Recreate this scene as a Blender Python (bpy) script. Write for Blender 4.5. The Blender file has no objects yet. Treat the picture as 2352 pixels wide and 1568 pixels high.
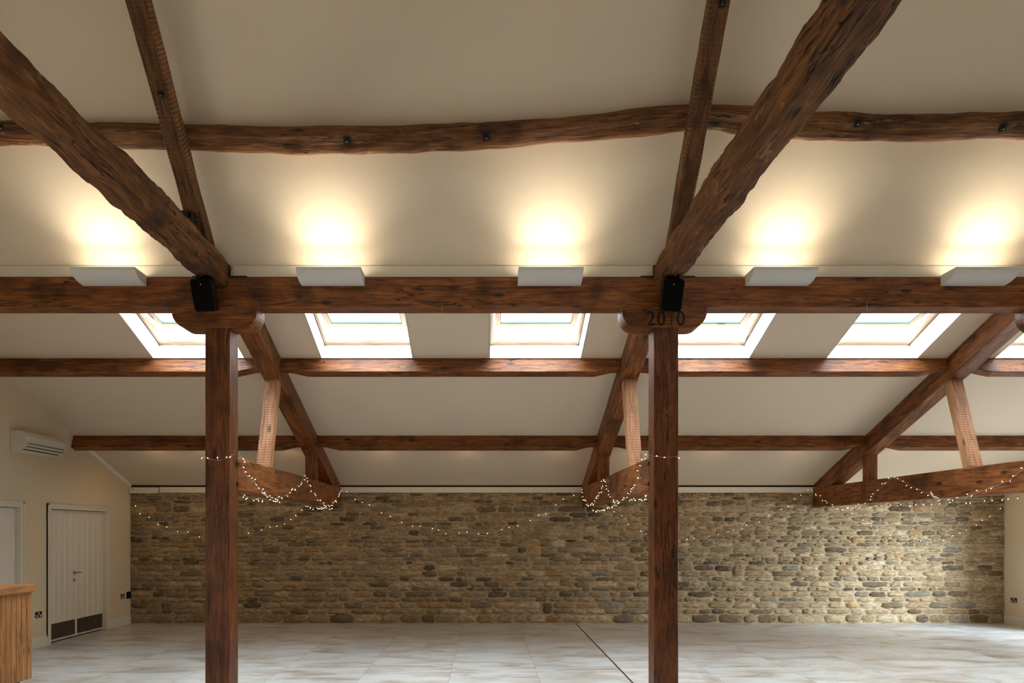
import bpy, bmesh, math, random
from mathutils import Vector, Matrix, noise
random.seed(7)
S = bpy.context.scene
COL = S.collection
PI = math.pi
# ---------------------------------------------------------------- camera, world, exposure
EYE = 1.7
F = 1600.0                      # focal length in pixels of a 2352 wide frame
CX, CY = 1118.0, 1218.0         # where the optical axis meets the frame (shift lens)
cd = bpy.data.cameras.new('camera'); cam = bpy.data.objects.new('camera', cd); COL.objects.link(cam)
cd.sensor_width = 36.0; cd.lens = F/2352*36
cd.shift_x = (1176-CX)/2352; cd.shift_y = (CY-784)/2352
cam.location = (0, 0, EYE); cam.rotation_euler = (PI/2, 0, 0)
cd.clip_start = 0.05
S.camera = cam
W = bpy.data.worlds.new('sky'); S.world = W; W.use_nodes = True
bg = W.node_tree.nodes['Background']
bg.inputs['Strength'].default_value = 2.5
# overcast sky over darker ground
_n = W.node_tree.nodes; _l = W.node_tree.links
_tc = _n.new('ShaderNodeTexCoord'); _sp = _n.new('ShaderNodeSeparateXYZ'); _rp = _n.new('ShaderNodeValToRGB')
_l.new(_tc.outputs['Generated'], _sp.inputs[0]); _mr = _n.new('ShaderNodeMapRange'); _mr.inputs[1].default_value = -1
_l.new(_sp.outputs[2], _mr.inputs[0]); _l.new(_mr.outputs[0], _rp.inputs[0]); _l.new(_rp.outputs[0], bg.inputs['Color'])
_e = _rp.color_ramp.elements; _e[0].position = 0.49; _e[0].color = (0.14, 0.13, 0.11, 1); _e[1].position = 0.53; _e[1].color = (0.90, 0.95, 1.0, 1)
S.view_settings.view_transform = 'Standard'; S.view_settings.look = 'None'
S.view_settings.gamma = 1.0; S.view_settings.use_curve_mapping = False
S.view_settings.exposure = 0.0

def daylight(loc, nrm, sx, sy, rad, col=(0.93, 0.97, 1.0), spread=180):
    '''daylight entering an opening: an area lamp just outside the glass; rad = radiance'''
    l = bpy.data.lights.new('daylight', 'AREA'); l.shape = 'RECTANGLE'; l.size = sx; l.size_y = sy
    l.energy = rad*PI*sx*sy; l.color = col; l.spread = math.radians(spread)
    o = bpy.data.objects.new('daylight', l); COL.objects.link(o)
    o.location = loc
    o.rotation_euler = Vector(nrm).to_track_quat('-Z', 'Y').to_euler()
SPW = 2.6
SKY_REAR, SKY_DOOR, FILL_FRONT, FILL_LEFT = 19.0, 5.0, 2.5, 4.5

# ---------------------------------------------------------------- layout (metres; x right, y away, z up)
XL, XR, YB = -6.54, 9.50, 12.80          # left wall, right wall, stone wall
YF = -1.6                                # window wall behind the camera
A0, AS = 5.688+EYE, 0.38                 # aisle ceiling   z = A0 - AS*y
M0, MS = 10.87+EYE, 1.12                 # main hall slope z = M0 - MS*y
YP = 7.20                                # front face of posts and main beam
YR = 2.9                                 # ridge
TRX = (-2.785, 1.855, 6.08)                # truss centre lines
WCX = [0.632-2.19*2+2.19*k for k in range(6)] + [9.10-99]
WCX = WCX[:6]; WH = 0.605                # roof windows: centres, half width
WY0, WY1 = 7.95, 9.065
def za(y): return A0-AS*y
def zm(y): return M0-MS*y
ta = math.atan(AS); tm = math.atan(MS)
def P(px, py, y): return Vector(((px-CX)*y/F, y, EYE+(CY-py)*y/F))
def Q(px, py, x):
    y = F*x/(px-CX); return Vector((x, y, EYE+(CY-py)*y/F))

# ---------------------------------------------------------------- materials
def mat(name):
    m = bpy.data.materials.new(name); m.use_nodes = True
    nt = m.node_tree; b = nt.nodes['Principled BSDF']
    return m, nt, b
def N(nt, t, **kw):
    n = nt.nodes.new(t)
    for k, v in kw.items():
        if k in n.inputs: n.inputs[k].default_value = v
        else: setattr(n, k, v)
    return n
def L(nt, a, b): nt.links.new(a, b)
def ramp(nt, fac, stops):
    r = nt.nodes.new('ShaderNodeValToRGB'); e = r.color_ramp.elements
    e[0].position, e[0].color = stops[0][0], (*stops[0][1], 1)
    e[1].position, e[1].color = stops[-1][0], (*stops[-1][1], 1)
    for p, c in stops[1:-1]:
        x = e.new(p); x.color = (*c, 1)
    L(nt, fac, r.inputs[0]); return r.outputs[0]
def mixc(nt, fac, a, b, mode='MIX'):
    n = nt.nodes.new('ShaderNodeMix'); n.data_type = 'RGBA'; n.blend_type = mode
    for s, v in ((0, fac), (6, a), (7, b)):
        if hasattr(v, 'is_linked'): L(nt, v, n.inputs[s])
        else: n.inputs[s].default_value = v if s == 0 else (*v, 1)
    return n.outputs[2]
def mth(nt, op, a, b=None, c=None):
    n = nt.nodes.new('ShaderNodeMath'); n.operation = op
    for i, v in enumerate((a, b, c)):
        if v is None: continue
        if hasattr(v, 'is_linked'): L(nt, v, n.inputs[i])
        else: n.inputs[i].default_value = v
    return n.outputs[0]
def smooth(nt, v, lo, hi):
    n = nt.nodes.new('ShaderNodeMapRange'); n.interpolation_type = 'SMOOTHSTEP'
    L(nt, v, n.inputs[0]); n.inputs[1].default_value = lo; n.inputs[2].default_value = hi
    return n.outputs[0]
def plain(name, col, rough=0.6, metal=0.0, spec=0.5):
    m, nt, b = mat(name)
    b.inputs['Base Color'].default_value = (*col, 1); b.inputs['Roughness'].default_value = rough
    b.inputs['Metallic'].default_value = metal; b.inputs['Specular IOR Level'].default_value = spec
    return m
def wood(name, dark, mid, light, crack=0.5, rough=0.55, bump=0.5, saw=0.0, patch=1.0, scar=0.0):
    m, nt, b = mat(name)
    at = N(nt, 'ShaderNodeAttribute', attribute_name='wc')
    mp = N(nt, 'ShaderNodeMapping'); mp.inputs['Scale'].default_value = (1.3, 9, 9); L(nt, at.outputs['Vector'], mp.inputs[0])
    n1 = N(nt, 'ShaderNodeTexNoise', Scale=1.6, Detail=6.0, Roughness=0.6, Distortion=1.2); L(nt, mp.outputs[0], n1.inputs['Vector'])
    mp2 = N(nt, 'ShaderNodeMapping'); mp2.inputs['Scale'].default_value = (3.5, 70, 70); L(nt, at.outputs['Vector'], mp2.inputs[0])
    n2 = N(nt, 'ShaderNodeTexNoise', Scale=1.0, Detail=3.0, Roughness=0.6, Distortion=0.4); L(nt, mp2.outputs[0], n2.inputs['Vector'])
    n3 = N(nt, 'ShaderNodeTexNoise', Scale=2.6, Detail=3.0, Roughness=0.5); L(nt, at.outputs['Vector'], n3.inputs['Vector'])
    v = mth(nt, 'ADD', mth(nt, 'MULTIPLY', n1.outputs[0], 0.55), mth(nt, 'MULTIPLY', n2.outputs[0], 0.45))
    c = ramp(nt, v, [(0.30, dark), (0.47, mid), (0.64, light)])
    # darker blotches
    c = mixc(nt, mth(nt, 'MULTIPLY', smooth(nt, n3.outputs[0], 0.50, 0.72), 0.65*patch), c, dark)
    if scar:
        ms_ = N(nt, 'ShaderNodeMapping'); ms_.inputs['Scale'].default_value = (2.2, 6, 6); L(nt, at.outputs['Vector'], ms_.inputs[0])
        ns = N(nt, 'ShaderNodeTexNoise', Scale=1.5, Detail=6.0, Roughness=0.7); L(nt, ms_.outputs[0], ns.inputs['Vector'])
        c = mixc(nt, mth(nt, 'MULTIPLY', smooth(nt, ns.outputs[0], 0.60, 0.66), scar), c, (0.36, 0.20, 0.095))
        c = mixc(nt, mth(nt, 'MULTIPLY', smooth(nt, ns.outputs['Color'], 0.58, 0.66), 0.5), c, tuple(x*0.6 for x in dark))
    # knots
    mk = N(nt, 'ShaderNodeMapping'); mk.inputs['Scale'].default_value = (1.5, 4.2, 4.2); L(nt, at.outputs['Vector'], mk.inputs[0])
    vo = N(nt, 'ShaderNodeTexVoronoi', Scale=1.25, Randomness=1.0); L(nt, mk.outputs[0], vo.inputs['Vector'])
    kn = mth(nt, 'SUBTRACT', 1.0, smooth(nt, vo.outputs['Distance'], 0.05, 0.17))
    c = mixc(nt, mth(nt, 'MULTIPLY', kn, 0.85), c, tuple(x*0.35 for x in dark))
    # drying cracks
    mc = N(nt, 'ShaderNodeMapping'); mc.inputs['Scale'].default_value = (0.42, 5.5, 5.5); L(nt, at.outputs['Vector'], mc.inputs[0])
    nc = N(nt, 'ShaderNodeTexNoise', Scale=1.3, Detail=4.0, Roughness=0.6, Distortion=0.1); L(nt, mc.outputs[0], nc.inputs['Vector'])
    d = mth(nt, 'ABSOLUTE', mth(nt, 'SUBTRACT', nc.outputs[0], 0.5))
    ck = mth(nt, 'SUBTRACT', 1.0, smooth(nt, d, 0.0025, 0.009))
    gate = smooth(nt, n3.outputs['Color'], 0.45, 0.55)
    gn = N(nt, 'ShaderNodeTexNoise', Scale=0.9, Detail=1.0); L(nt, at.outputs['Vector'], gn.inputs['Vector'])
    ck = mth(nt, 'MULTIPLY', ck, smooth(nt, gn.outputs[0], 0.47, 0.56))
    c = mixc(nt, mth(nt, 'MULTIPLY', ck, crack*1.6), c, (0.006, 0.003, 0.002))
    L(nt, c, b.inputs['Base Color'])
    b.inputs['Roughness'].default_value = rough
    b.inputs['Specular IOR Level'].default_value = 0.35
    hgt = mth(nt, 'SUBTRACT', mth(nt, 'ADD', mth(nt, 'MULTIPLY', v, 1.0), mth(nt, 'MULTIPLY', kn, -0.2)), mth(nt, 'MULTIPLY', ck, 0.8))
    if saw:
        w = N(nt, 'ShaderNodeTexWave', Scale=9.0, Distortion=2.0); w.bands_direction = 'X'; L(nt, at.outputs['Vector'], w.inputs['Vector'])
        hgt = mth(nt, 'ADD', hgt, mth(nt, 'MULTIPLY', w.outputs[1], saw))
    bp = N(nt, 'ShaderNodeBump', Strength=bump, Distance=0.012); L(nt, hgt, bp.inputs['Height']); L(nt, bp.outputs[0], b.inputs['Normal'])
    return m
M = {}
M['oak'] = wood('stained_oak', (0.026, 0.008, 0.003), (0.175, 0.054, 0.013), (0.36, 0.135, 0.032), crack=0.6, rough=0.5, bump=0.45)
M['oak_front'] = wood('post_oak', (0.030, 0.009, 0.003), (0.115, 0.033, 0.008), (0.24, 0.075, 0.019), crack=0.6, rough=0.45, bump=0.4)
M['oak_pale'] = wood('pale_oak', (0.16, 0.070, 0.032), (0.40, 0.185, 0.085), (0.58, 0.32, 0.17), crack=0.3, rough=0.5, bump=0.35, saw=0.25, patch=0.4)
M['oak_old'] = wood('hewn_old_oak', (0.018, 0.007, 0.003), (0.125, 0.046, 0.013), (0.28, 0.120, 0.036), crack=0.6, rough=0.75, bump=1.0, scar=0.6)
M['oak_saw'] = wood('sawn_old_oak', (0.018, 0.007, 0.003), (0.105, 0.040, 0.011), (0.22, 0.095, 0.030), crack=0.5, rough=0.7, bump=0.8, saw=0.5)
M['pine'] = wood('pine_frame', (0.42, 0.25, 0.15), (0.72, 0.52, 0.38), (0.84, 0.68, 0.54), crack=0.0, rough=0.45, bump=0.15, patch=0.2)
M['bar'] = wood('bar_oak', (0.14, 0.055, 0.018), (0.37, 0.165, 0.055), (0.52, 0.26, 0.095), crack=0.3, rough=0.5, bump=0.3, patch=0.4)

def paint(name, col, rough=0.85, bump=0.08, sc=90):
    m, nt, b = mat(name)
    g = N(nt, 'ShaderNodeNewGeometry')
    n = N(nt, 'ShaderNodeTexNoise', Scale=sc, Detail=3.0); L(nt, g.outputs['Position'], n.inputs['Vector'])
    n2 = N(nt, 'ShaderNodeTexNoise', Scale=1.2, Detail=3.0); L(nt, g.outputs['Position'], n2.inputs['Vector'])
    c = mixc(nt, n2.outputs[0], tuple(x*0.96 for x in col), col); L(nt, c, b.inputs['Base Color'])
    b.inputs['Roughness'].default_value = rough; b.inputs['Specular IOR Level'].default_value = 0.25
    bp = N(nt, 'ShaderNodeBump', Strength=bump, Distance=0.004); L(nt, n.outputs[0], bp.inputs['Height']); L(nt, bp.outputs[0], b.inputs['Normal'])
    return m
M['ceil'] = paint('ceiling_plaster', (0.79, 0.665, 0.515))
M['wall'] = paint('wall_plaster', (0.78, 0.65, 0.46))
M['trim'] = paint('cream_trim_paint', (0.78, 0.72, 0.61), rough=0.5)
M['white'] = paint('white_lining', (0.86, 0.86, 0.84), rough=0.6)
M['uplight'] = paint('light_plaster', (0.72, 0.70, 0.67), rough=0.8)
M['acp'] = plain('ac_plastic', (0.74, 0.70, 0.60), 0.4)
M['dark'] = plain('dark_gap', (0.012, 0.011, 0.010), 0.8)
M['black'] = plain('black_plastic', (0.004, 0.004, 0.0045), 0.5, spec=0.25)
M['grille'] = plain('black_mesh', (0.003, 0.0032, 0.0035), 0.8, spec=0.1)
M['iron'] = plain('black_iron', (0.012, 0.011, 0.010), 0.55, 0.3)
M['steel'] = plain('brushed_steel', (0.38, 0.35, 0.31), 0.33, 1.0)
M['kick'] = plain('kick_plate_steel', (0.20, 0.175, 0.15), 0.38, 1.0)
M['chrome'] = plain('polished_steel', (0.55, 0.53, 0.5), 0.18, 1.0)
M['grey'] = plain('grey_metal', (0.42, 0.46, 0.50), 0.4, 0.3)
M['blueseal'] = plain('blue_grey_seal', (0.16, 0.28, 0.36), 0.4)
M['insert'] = plain('pale_insert', (0.62, 0.6, 0.55), 0.4)
M['socket'] = plain('socket_plate', (0.045, 0.043, 0.038), 0.3, 0.6)
M['plinth'] = plain('dark_plinth', (0.02, 0.022, 0.026), 0.5)
M['wire'] = plain('clear_wire', (0.35, 0.33, 0.30), 0.3)
M['clear'] = plain('clear_plastic', (0.75, 0.73, 0.70), 0.25)
def emis(name, col, st):
    m, nt, b = mat(name); b.inputs['Base Color'].default_value = (*col, 1)
    b.inputs['Emission Color'].default_value = (*col, 1); b.inputs['Emission Strength'].default_value = st
    return m
M['bulb'] = emis('warm_bulb_tip', (1.0, 0.66, 0.38), 5.0)
M['tube'] = emis('lamp_tube', (1.0, 0.78, 0.45), 3.0)
def glass():
    m = bpy.data.materials.new('window_glass'); m.use_nodes = True; nt = m.node_tree
    nt.nodes.remove(nt.nodes['Principled BSDF']); out = nt.nodes['Material Output']
    t = N(nt, 'ShaderNodeBsdfTransparent'); t.inputs[0].default_value = (0.95, 0.975, 0.985, 1)
    g = N(nt, 'ShaderNodeBsdfGlossy'); g.inputs['Roughness'].default_value = 0.03
    lw = N(nt, 'ShaderNodeLayerWeight', Blend=0.5); fr = nt.nodes.new('ShaderNodeMath'); fr.operation = 'MULTIPLY_ADD'; L(nt, mth(nt, 'POWER', lw.outputs['Facing'], 5.0), fr.inputs[0]); fr.inputs[1].default_value = 0.5; fr.inputs[2].default_value = 0.025; mx = N(nt, 'ShaderNodeMixShader')
    L(nt, fr.outputs[0], mx.inputs[0]); L(nt, t.outputs[0], mx.inputs[1]); L(nt, g.outputs[0], mx.inputs[2]); L(nt, mx.outputs[0], out.inputs[0])
    return m
M['glass'] = glass()

def stone_mat(mortar=False):
    m, nt, b = mat('mortar' if mortar else 'wall_stone')
    g = N(nt, 'ShaderNodeNewGeometry')
    mp = N(nt, 'ShaderNodeMapping'); mp.inputs['Scale'].default_value = (1, 1, 2.6); L(nt, g.outputs['Position'], mp.inputs[0])
    n = N(nt, 'ShaderNodeTexNoise', Scale=14.0, Detail=7.0, Roughness=0.68); L(nt, mp.outputs[0], n.inputs['Vector'])
    n2 = N(nt, 'ShaderNodeTexNoise', Scale=2.5, Detail=3.0); L(nt, g.outputs['Position'], n2.inputs['Vector'])
    if mortar:
        c = mixc(nt, n2.outputs[0], (0.36, 0.275, 0.17), (0.46, 0.36, 0.24))
    else:
        at = N(nt, 'ShaderNodeAttribute', attribute_name='col'); c = at.outputs['Color']
    c = mixc(nt, 0.9, c, ramp(nt, n.outputs[0], [(0.33, (0.42, 0.37, 0.32)), (0.46, (0.95, 0.92, 0.88)), (0.66, (1.5, 1.42, 1.3))]), 'MULTIPLY')
    n4 = N(nt, 'ShaderNodeTexNoise', Scale=5.0, Detail=4.0, Roughness=0.6); L(nt, mp.outputs[0], n4.inputs['Vector'])
    c = mixc(nt, mth(nt, 'MULTIPLY', smooth(nt, n4.outputs[0], 0.48, 0.62), 0.42), c, (0.20, 0.135, 0.075))
    c = mixc(nt, mth(nt, 'MULTIPLY', smooth(nt, n4.outputs['Color'], 0.50, 0.60), 0.25), c, (0.40, 0.31, 0.19))
    L(nt, c, b.inputs['Base Color']); b.inputs['Roughness'].default_value = 0.9; b.inputs['Specular IOR Level'].default_value = 0.2
    bp = N(nt, 'ShaderNodeBump', Strength=0.9, Distance=0.02); L(nt, n.outputs[0], bp.inputs['Height']); L(nt, bp.outputs[0], b.inputs['Normal'])
    return m
M['stone'] = stone_mat(); M['mortar'] = stone_mat(True)

def floor_mat():
    m, nt, b = mat('stone_effect_floor')
    g = N(nt, 'ShaderNodeNewGeometry'); sp = N(nt, 'ShaderNodeSeparateXYZ'); L(nt, g.outputs['Position'], sp.inputs[0])
    x, y = sp.outputs[0], sp.outputs[1]
    tx = mth(nt, 'FLOOR', mth(nt, 'DIVIDE', mth(nt, 'ADD', x, 1.46+1.03*20), 1.03))
    ty = mth(nt, 'FLOOR', mth(nt, 'DIVIDE', mth(nt, 'ADD', y, 3.2), 1.98))
    cb = N(nt, 'ShaderNodeCombineXYZ'); L(nt, tx, cb.inputs[0]); L(nt, ty, cb.inputs[1])
    wn = N(nt, 'ShaderNodeTexWhiteNoise'); L(nt, cb.outputs[0], wn.inputs['Vector'])
    off = N(nt, 'ShaderNodeVectorMath', operation='MULTIPLY_ADD'); L(nt, wn.outputs['Color'], off.inputs[0]); off.inputs[1].default_value = (13, 17, 9); L(nt, g.outputs['Position'], off.inputs[2])
    mp = N(nt, 'ShaderNodeMapping'); mp.inputs['Scale'].default_value = (0.8, 2.0, 1); L(nt, off.outputs[0], mp.inputs[0])
    n1 = N(nt, 'ShaderNodeTexNoise', Scale=1.6, Detail=8.0, Roughness=0.62, Distortion=0.8); L(nt, mp.outputs[0], n1.inputs['Vector'])
    c = ramp(nt, n1.outputs[0], [(0.32, (0.33, 0.27, 0.215)), (0.43, (0.47, 0.435, 0.39)), (0.54, (0.57, 0.575, 0.56)), (0.72, (0.64, 0.655, 0.65))])
    mp2 = N(nt, 'ShaderNodeMapping'); mp2.inputs['Scale'].default_value = (0.7, 2.4, 1); L(nt, off.outputs[0], mp2.inputs[0])
    n2 = N(nt, 'ShaderNodeTexNoise', Scale=1.7, Detail=6.0, Roughness=0.6, Distortion=0.6); L(nt, mp2.outputs[0], n2.inputs['Vector'])
    d = mth(nt, 'ABSOLUTE', mth(nt, 'SUBTRACT', n2.outputs[0], 0.5))
    gn = N(nt, 'ShaderNodeTexNoise', Scale=1.1, Detail=2.0); L(nt, off.outputs[0], gn.inputs['Vector'])
    vein = mth(nt, 'MULTIPLY', mth(nt, 'SUBTRACT', 1.0, smooth(nt, d, 0.001, 0.010)), smooth(nt, gn.outputs[0], 0.50, 0.64))
    c = mixc(nt, mth(nt, 'MULTIPLY', vein, 0.7), c, (0.17, 0.12, 0.085))
    fx = mth(nt, 'ABSOLUTE', mth(nt, 'SUBTRACT', mth(nt, 'MODULO', mth(nt, 'ADD', x, 1.46+1.03*20+0.515), 1.03), 0.515))
    fy = mth(nt, 'ABSOLUTE', mth(nt, 'SUBTRACT', mth(nt, 'MODULO', mth(nt, 'ADD', y, 3.2+0.99), 1.98), 0.99))
    j = mth(nt, 'LESS_THAN', mth(nt, 'MINIMUM', fx, mth(nt, 'MULTIPLY', fy, 0.6)), 0.0035)
    c = mixc(nt, mth(nt, 'MULTIPLY', j, 0.55), c, (0.16, 0.14, 0.12))
    dj = mth(nt, 'LESS_THAN', mth(nt, 'ABSOLUTE', mth(nt, 'SUBTRACT', x, 1.63)), 0.011)
    c = mixc(nt, dj, c, (0.025, 0.022, 0.018))
    L(nt, c, b.inputs['Base Color']); b.inputs['Roughness'].default_value = 0.33; b.inputs['Specular IOR Level'].default_value = 0.45
    bp = N(nt, 'ShaderNodeBump', Strength=0.12, Distance=0.01); L(nt, n1.outputs[0], bp.inputs['Height']); L(nt, bp.outputs[0], b.inputs['Normal'])
    return m
M['floor'] = floor_mat()

# ---------------------------------------------------------------- object helpers
ORG = {}
def link(name, me, parent=None, origin=None):
    o = bpy.data.objects.new(name, me); COL.objects.link(o)
    if parent is None:
        o.location = origin if origin is not None else (0, 0, 0); ORG[o] = Vector(o.location)
    else:
        o.parent = parent; ORG[o] = ORG[parent].copy()
    return o
def tag(o, label, cat, group=None):
    if label: o['label'] = label
    if cat: o['category'] = cat
    if group: o['group'] = group
    return o
def thing(name, label, cat, loc, group=None):
    o = bpy.data.objects.new(name, None); COL.objects.link(o); o.location = loc; o.empty_display_size = 0.1
    ORG[o] = Vector(loc); return tag(o, label, cat, group)
class MB:
    def __init__(s): s.v = []; s.f = []; s.wc = []; s.m = []; s.mi = 0; s.col = []; s.sm = []
    def add(s, vs, fs, wc=None, col=None, smooth=False):
        b = len(s.v); s.v += [Vector(v) for v in vs]
        s.wc += [Vector(w) for w in wc] if wc else [Vector(v) for v in vs]
        s.col += [col or (1, 1, 1)]*len(vs)
        for f in fs: s.f.append([b+i for i in f]); s.m.append(s.mi); s.sm.append(smooth)
        return s
    def box(s, x0, x1, y0, y1, z0, z1, axis=0, seed=0, fn=None):
        vs = [(x, y, z) for x in (x0, x1) for y in (y0, y1) for z in (z0, z1)]
        fs = [(0, 1, 3, 2), (4, 6, 7, 5), (0, 4, 5, 1), (2, 3, 7, 6), (0, 2, 6, 4), (1, 5, 7, 3)]
        wc = []
        for v in vs:
            a = [v[axis], v[(axis+1) % 3], v[(axis+2) % 3]]; wc.append((a[0]+seed*3.7, a[1]+seed*1.3, a[2]+seed*2.1))
        if fn: vs = [fn(Vector(v)) for v in vs]
        return s.add(vs, fs, wc)
    def tube(s, pts, r, n=6, cap=True):
        ring = []; vs = []
        for i, p in enumerate(pts):
            d = (pts[min(i+1, len(pts)-1)]-pts[max(i-1, 0)]).normalized()
            a = d.orthogonal().normalized() if i == 0 else (ring-d*ring.dot(d)).normalized()
            ring = a; b = d.cross(a)
            rr = r[i] if isinstance(r, (list, tuple)) else r
            for k in range(n):
                t = 2*PI*k/n; vs.append(p+(a*math.cos(t)+b*math.sin(t))*rr)
        fs = [(i*n+k, i*n+(k+1) % n, (i+1)*n+(k+1) % n, (i+1)*n+k) for i in range(len(pts)-1) for k in range(n)]
        if cap: fs += [tuple(range(n))[::-1], tuple((len(pts)-1)*n+k for k in range(n))]
        return s.add(vs, fs, smooth=True)
    def build(s, name, m, parent=None, origin=None, bevel=0):
        me = bpy.data.meshes.new(name)
        o = link(name, me, parent, origin)
        off = ORG[o]
        me.from_pydata([v-off for v in s.v], [], s.f)
        for mm in (m if isinstance(m, (list, tuple)) else [m]): me.materials.append(mm)
        for p, i, sm in zip(me.polygons, s.m, s.sm): p.material_index = i; p.use_smooth = sm
        a = me.attributes.new('wc', 'FLOAT_VECTOR', 'POINT'); a.data.foreach_set('vector', [c for w in s.wc for c in w])
        if any(c != (1, 1, 1) for c in s.col):
            a = me.attributes.new('col', 'FLOAT_COLOR', 'POINT'); a.data.foreach_set('color', [c for w in s.col for c in (*w, 1.0)])
        bm = bmesh.new(); bm.from_mesh(me); bmesh.ops.recalc_face_normals(bm, faces=bm.faces); bm.to_mesh(me); bm.free()
        if bevel:
            md = o.modifiers.new('bevel', 'BEVEL'); md.width = bevel; md.segments = 2; md.limit_method = 'ANGLE'
        return o
def struct(o): o['kind'] = 'structure'; return o

def timber(mb, path, w, h, side, seed=0, ch=0.008, rough=0.0, wane=0.0, step=0.12, wf=None, hf=None, rs=2.5):
    """sweep a chamfered rectangle: w along 'side', h along the other normal; path centred"""
    path = [Vector(p) for p in path]
    # resample
    pts = [path[0]]; al = [0.0]; tot = 0
    for a, b in zip(path, path[1:]):
        d = (b-a).length; k = max(1, int(d/step))
        for i in range(1, k+1): pts.append(a.lerp(b, i/k)); tot += d/k; al.append(tot)
    side = Vector(side).normalized()
    vs = []; wc = []; n = None
    for i, p in enumerate(pts):
        d = (pts[min(i+1, len(pts)-1)]-pts[max(i-1, 0)]).normalized()
        s_ = (side-d*side.dot(d)).normalized(); u = s_.cross(d)
        ww = w*(wf(al[i], tot) if wf else 1); hh = h*(hf(al[i], tot) if hf else 1)
        if wane: c = ch+wane*(0.5+0.9*noise.noise(Vector((al[i]*1.3, seed*3.1, 0))))
        else: c = ch
        c = max(0.004, min(c, ww*0.42, hh*0.42))
        a, b = ww/2, hh/2
        sec = []
        if rough:
            q = 3
            cor = [(a, b, 0), (-a, b, 1), (-a, -b, 2), (a, -b, 3)]
            for cx_, cy_, k in cor:
                sx = 1 if cx_ > 0 else -1; sy = 1 if cy_ > 0 else -1
                ce = (cx_-sx*c, cy_-sy*c); t0 = k*PI/2
                for j in range(q+1): t = t0+PI/2*j/q; sec.append((ce[0]+c*math.cos(t), ce[1]+c*math.sin(t)))
            # add mid points on the faces
            sec2 = []
            for j in range(len(sec)):
                sec2.append(sec[j]); nx = sec[(j+1) % len(sec)]
                if math.dist(sec[j], nx) > 0.05:
                    for t in (0.25, 0.5, 0.75): sec2.append((sec[j][0]*(1-t)+nx[0]*t, sec[j][1]*(1-t)+nx[1]*t))
            sec = sec2
        else:
            sec = [(a, b-c), (a-c, b), (-a+c, b), (-a, b-c), (-a, -b+c), (-a+c, -b), (a-c, -b), (a, -b+c)]
        n = len(sec) if n is None else n
        if len(sec) != n: sec = (sec+sec)[:n]
        for x, y in sec:
            q_ = p+s_*x+u*y
            if rough:
                e = Vector((al[i]*rs, x*6, y*6))+Vector((seed*5.3, seed*2.2, 0))
                f1 = noise.noise(e)*0.9+noise.noise(e*2.7)*0.5+noise.noise(e*6.0)*0.35
                dr = (s_*x+u*y).normalized(); q_ = q_+dr*f1*rough
            vs.append(q_); wc.append((al[i]+seed*3.7, x+seed*1.3, y+seed*2.9))
    m = len(pts)
    fs = [(i*n+k, i*n+(k+1) % n, (i+1)*n+(k+1) % n, (i+1)*n+k) for i in range(m-1) for k in range(n)]
    mb.add(vs, fs, wc, smooth=bool(rough))
    mb.add([vs[k] for k in range(n)], [tuple(range(n))], [(w_[1], w_[2]*0.3, w_[0]) for w_ in wc[:n]])
    mb.add([vs[(m-1)*n+k] for k in range(n)], [tuple(range(n))[::-1]], [(w_[1], w_[2]*0.3, w_[0]) for w_ in wc[-n:]])
    return mb

# ================================================================ SETTING
mb = MB(); mb.box(XL-0.3, XR+0.3, YF-0.3, YB+0.3, -0.2, 0)
struct(mb.build('floor', M['floor']))

# ---- rear aisle ceiling with roof window holes
TH = 0.30
mb = MB()
def slab(x0, x1, y0, y1, s0=0.0, s1=0.0):
    # s0/s1: how far the cut at y0/y1 leans along y over the slab thickness
    vs = []
    for x in (x0, x1):
        vs += [(x, y0, za(y0)), (x, y1, za(y1)), (x, y1+s1, za(y1+s1)+TH), (x, y0+s0, za(y0+s0)+TH)]
    mb.add(vs, [(0, 1, 2, 3), (7, 6, 5, 4), (0, 4, 5, 1), (1, 5, 6, 2), (2, 6, 7, 3), (3, 7, 4, 0)])
YA0 = 7.32
edges = [XL-0.2]
for c in WCX: edges += [c-WH, c+WH]
edges.append(XR+0.2)
for i in range(0, len(edges), 2): slab(edges[i], edges[i+1], YA0, YB+0.25)
for c in WCX:
    slab(c-WH, c+WH, YA0, WY0, 0, 0.0); slab(c-WH, c+WH, WY1, YB+0.25, 0.18, 0)
struct(mb.build('ceiling', M['ceil']))
# ---- main hall slopes
mb = MB()
zr = zm(YR); yf_ = 2*YR-7.25
def quadbox(y0, z0, y1, z1, t=0.25):
    vs = []
    for x in (XL-0.2, XR+0.2): vs += [(x, y0, z0), (x, y1, z1), (x, y1, z1+t), (x, y0, z0+t)]
    mb.add(vs, [(0, 1, 2, 3), (7, 6, 5, 4), (0, 4, 5, 1), (1, 5, 6, 2), (2, 6, 7, 3), (3, 7, 4, 0)])
quadbox(YR, zr, 7.26, zm(7.26), 0.45)
def zfr(y): return zr-MS*(YR-y)
FS = ((-2.4, -1.2), (2.5, 3.7), (6.6, 7.8)); FY = (-0.2, 1.2)  # front roof windows added out of view to give the hall fill light
quadbox(YF-0.2, zfr(YF-0.2), FY[0], zfr(FY[0]), 0.45)
quadbox(FY[1], zfr(FY[1]), YR, zr, 0.45)
fx = [XL-0.2]+[v for w_ in FS for v in w_]+[XR+0.2]
for i in range(0, len(fx), 2):
    vs = []
    for x in (fx[i], fx[i+1]):
        for y in FY: vs += [(x, y, zfr(y)), (x, y, zfr(y)+0.45)]
    mb.add(vs, [(0, 1, 3, 2), (4, 5, 7, 6), (0, 4, 6, 2), (1, 5, 7, 3), (0, 1, 5, 4), (2, 3, 7, 6)])
struct(mb.build('ceiling', M['ceil']))
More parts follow.
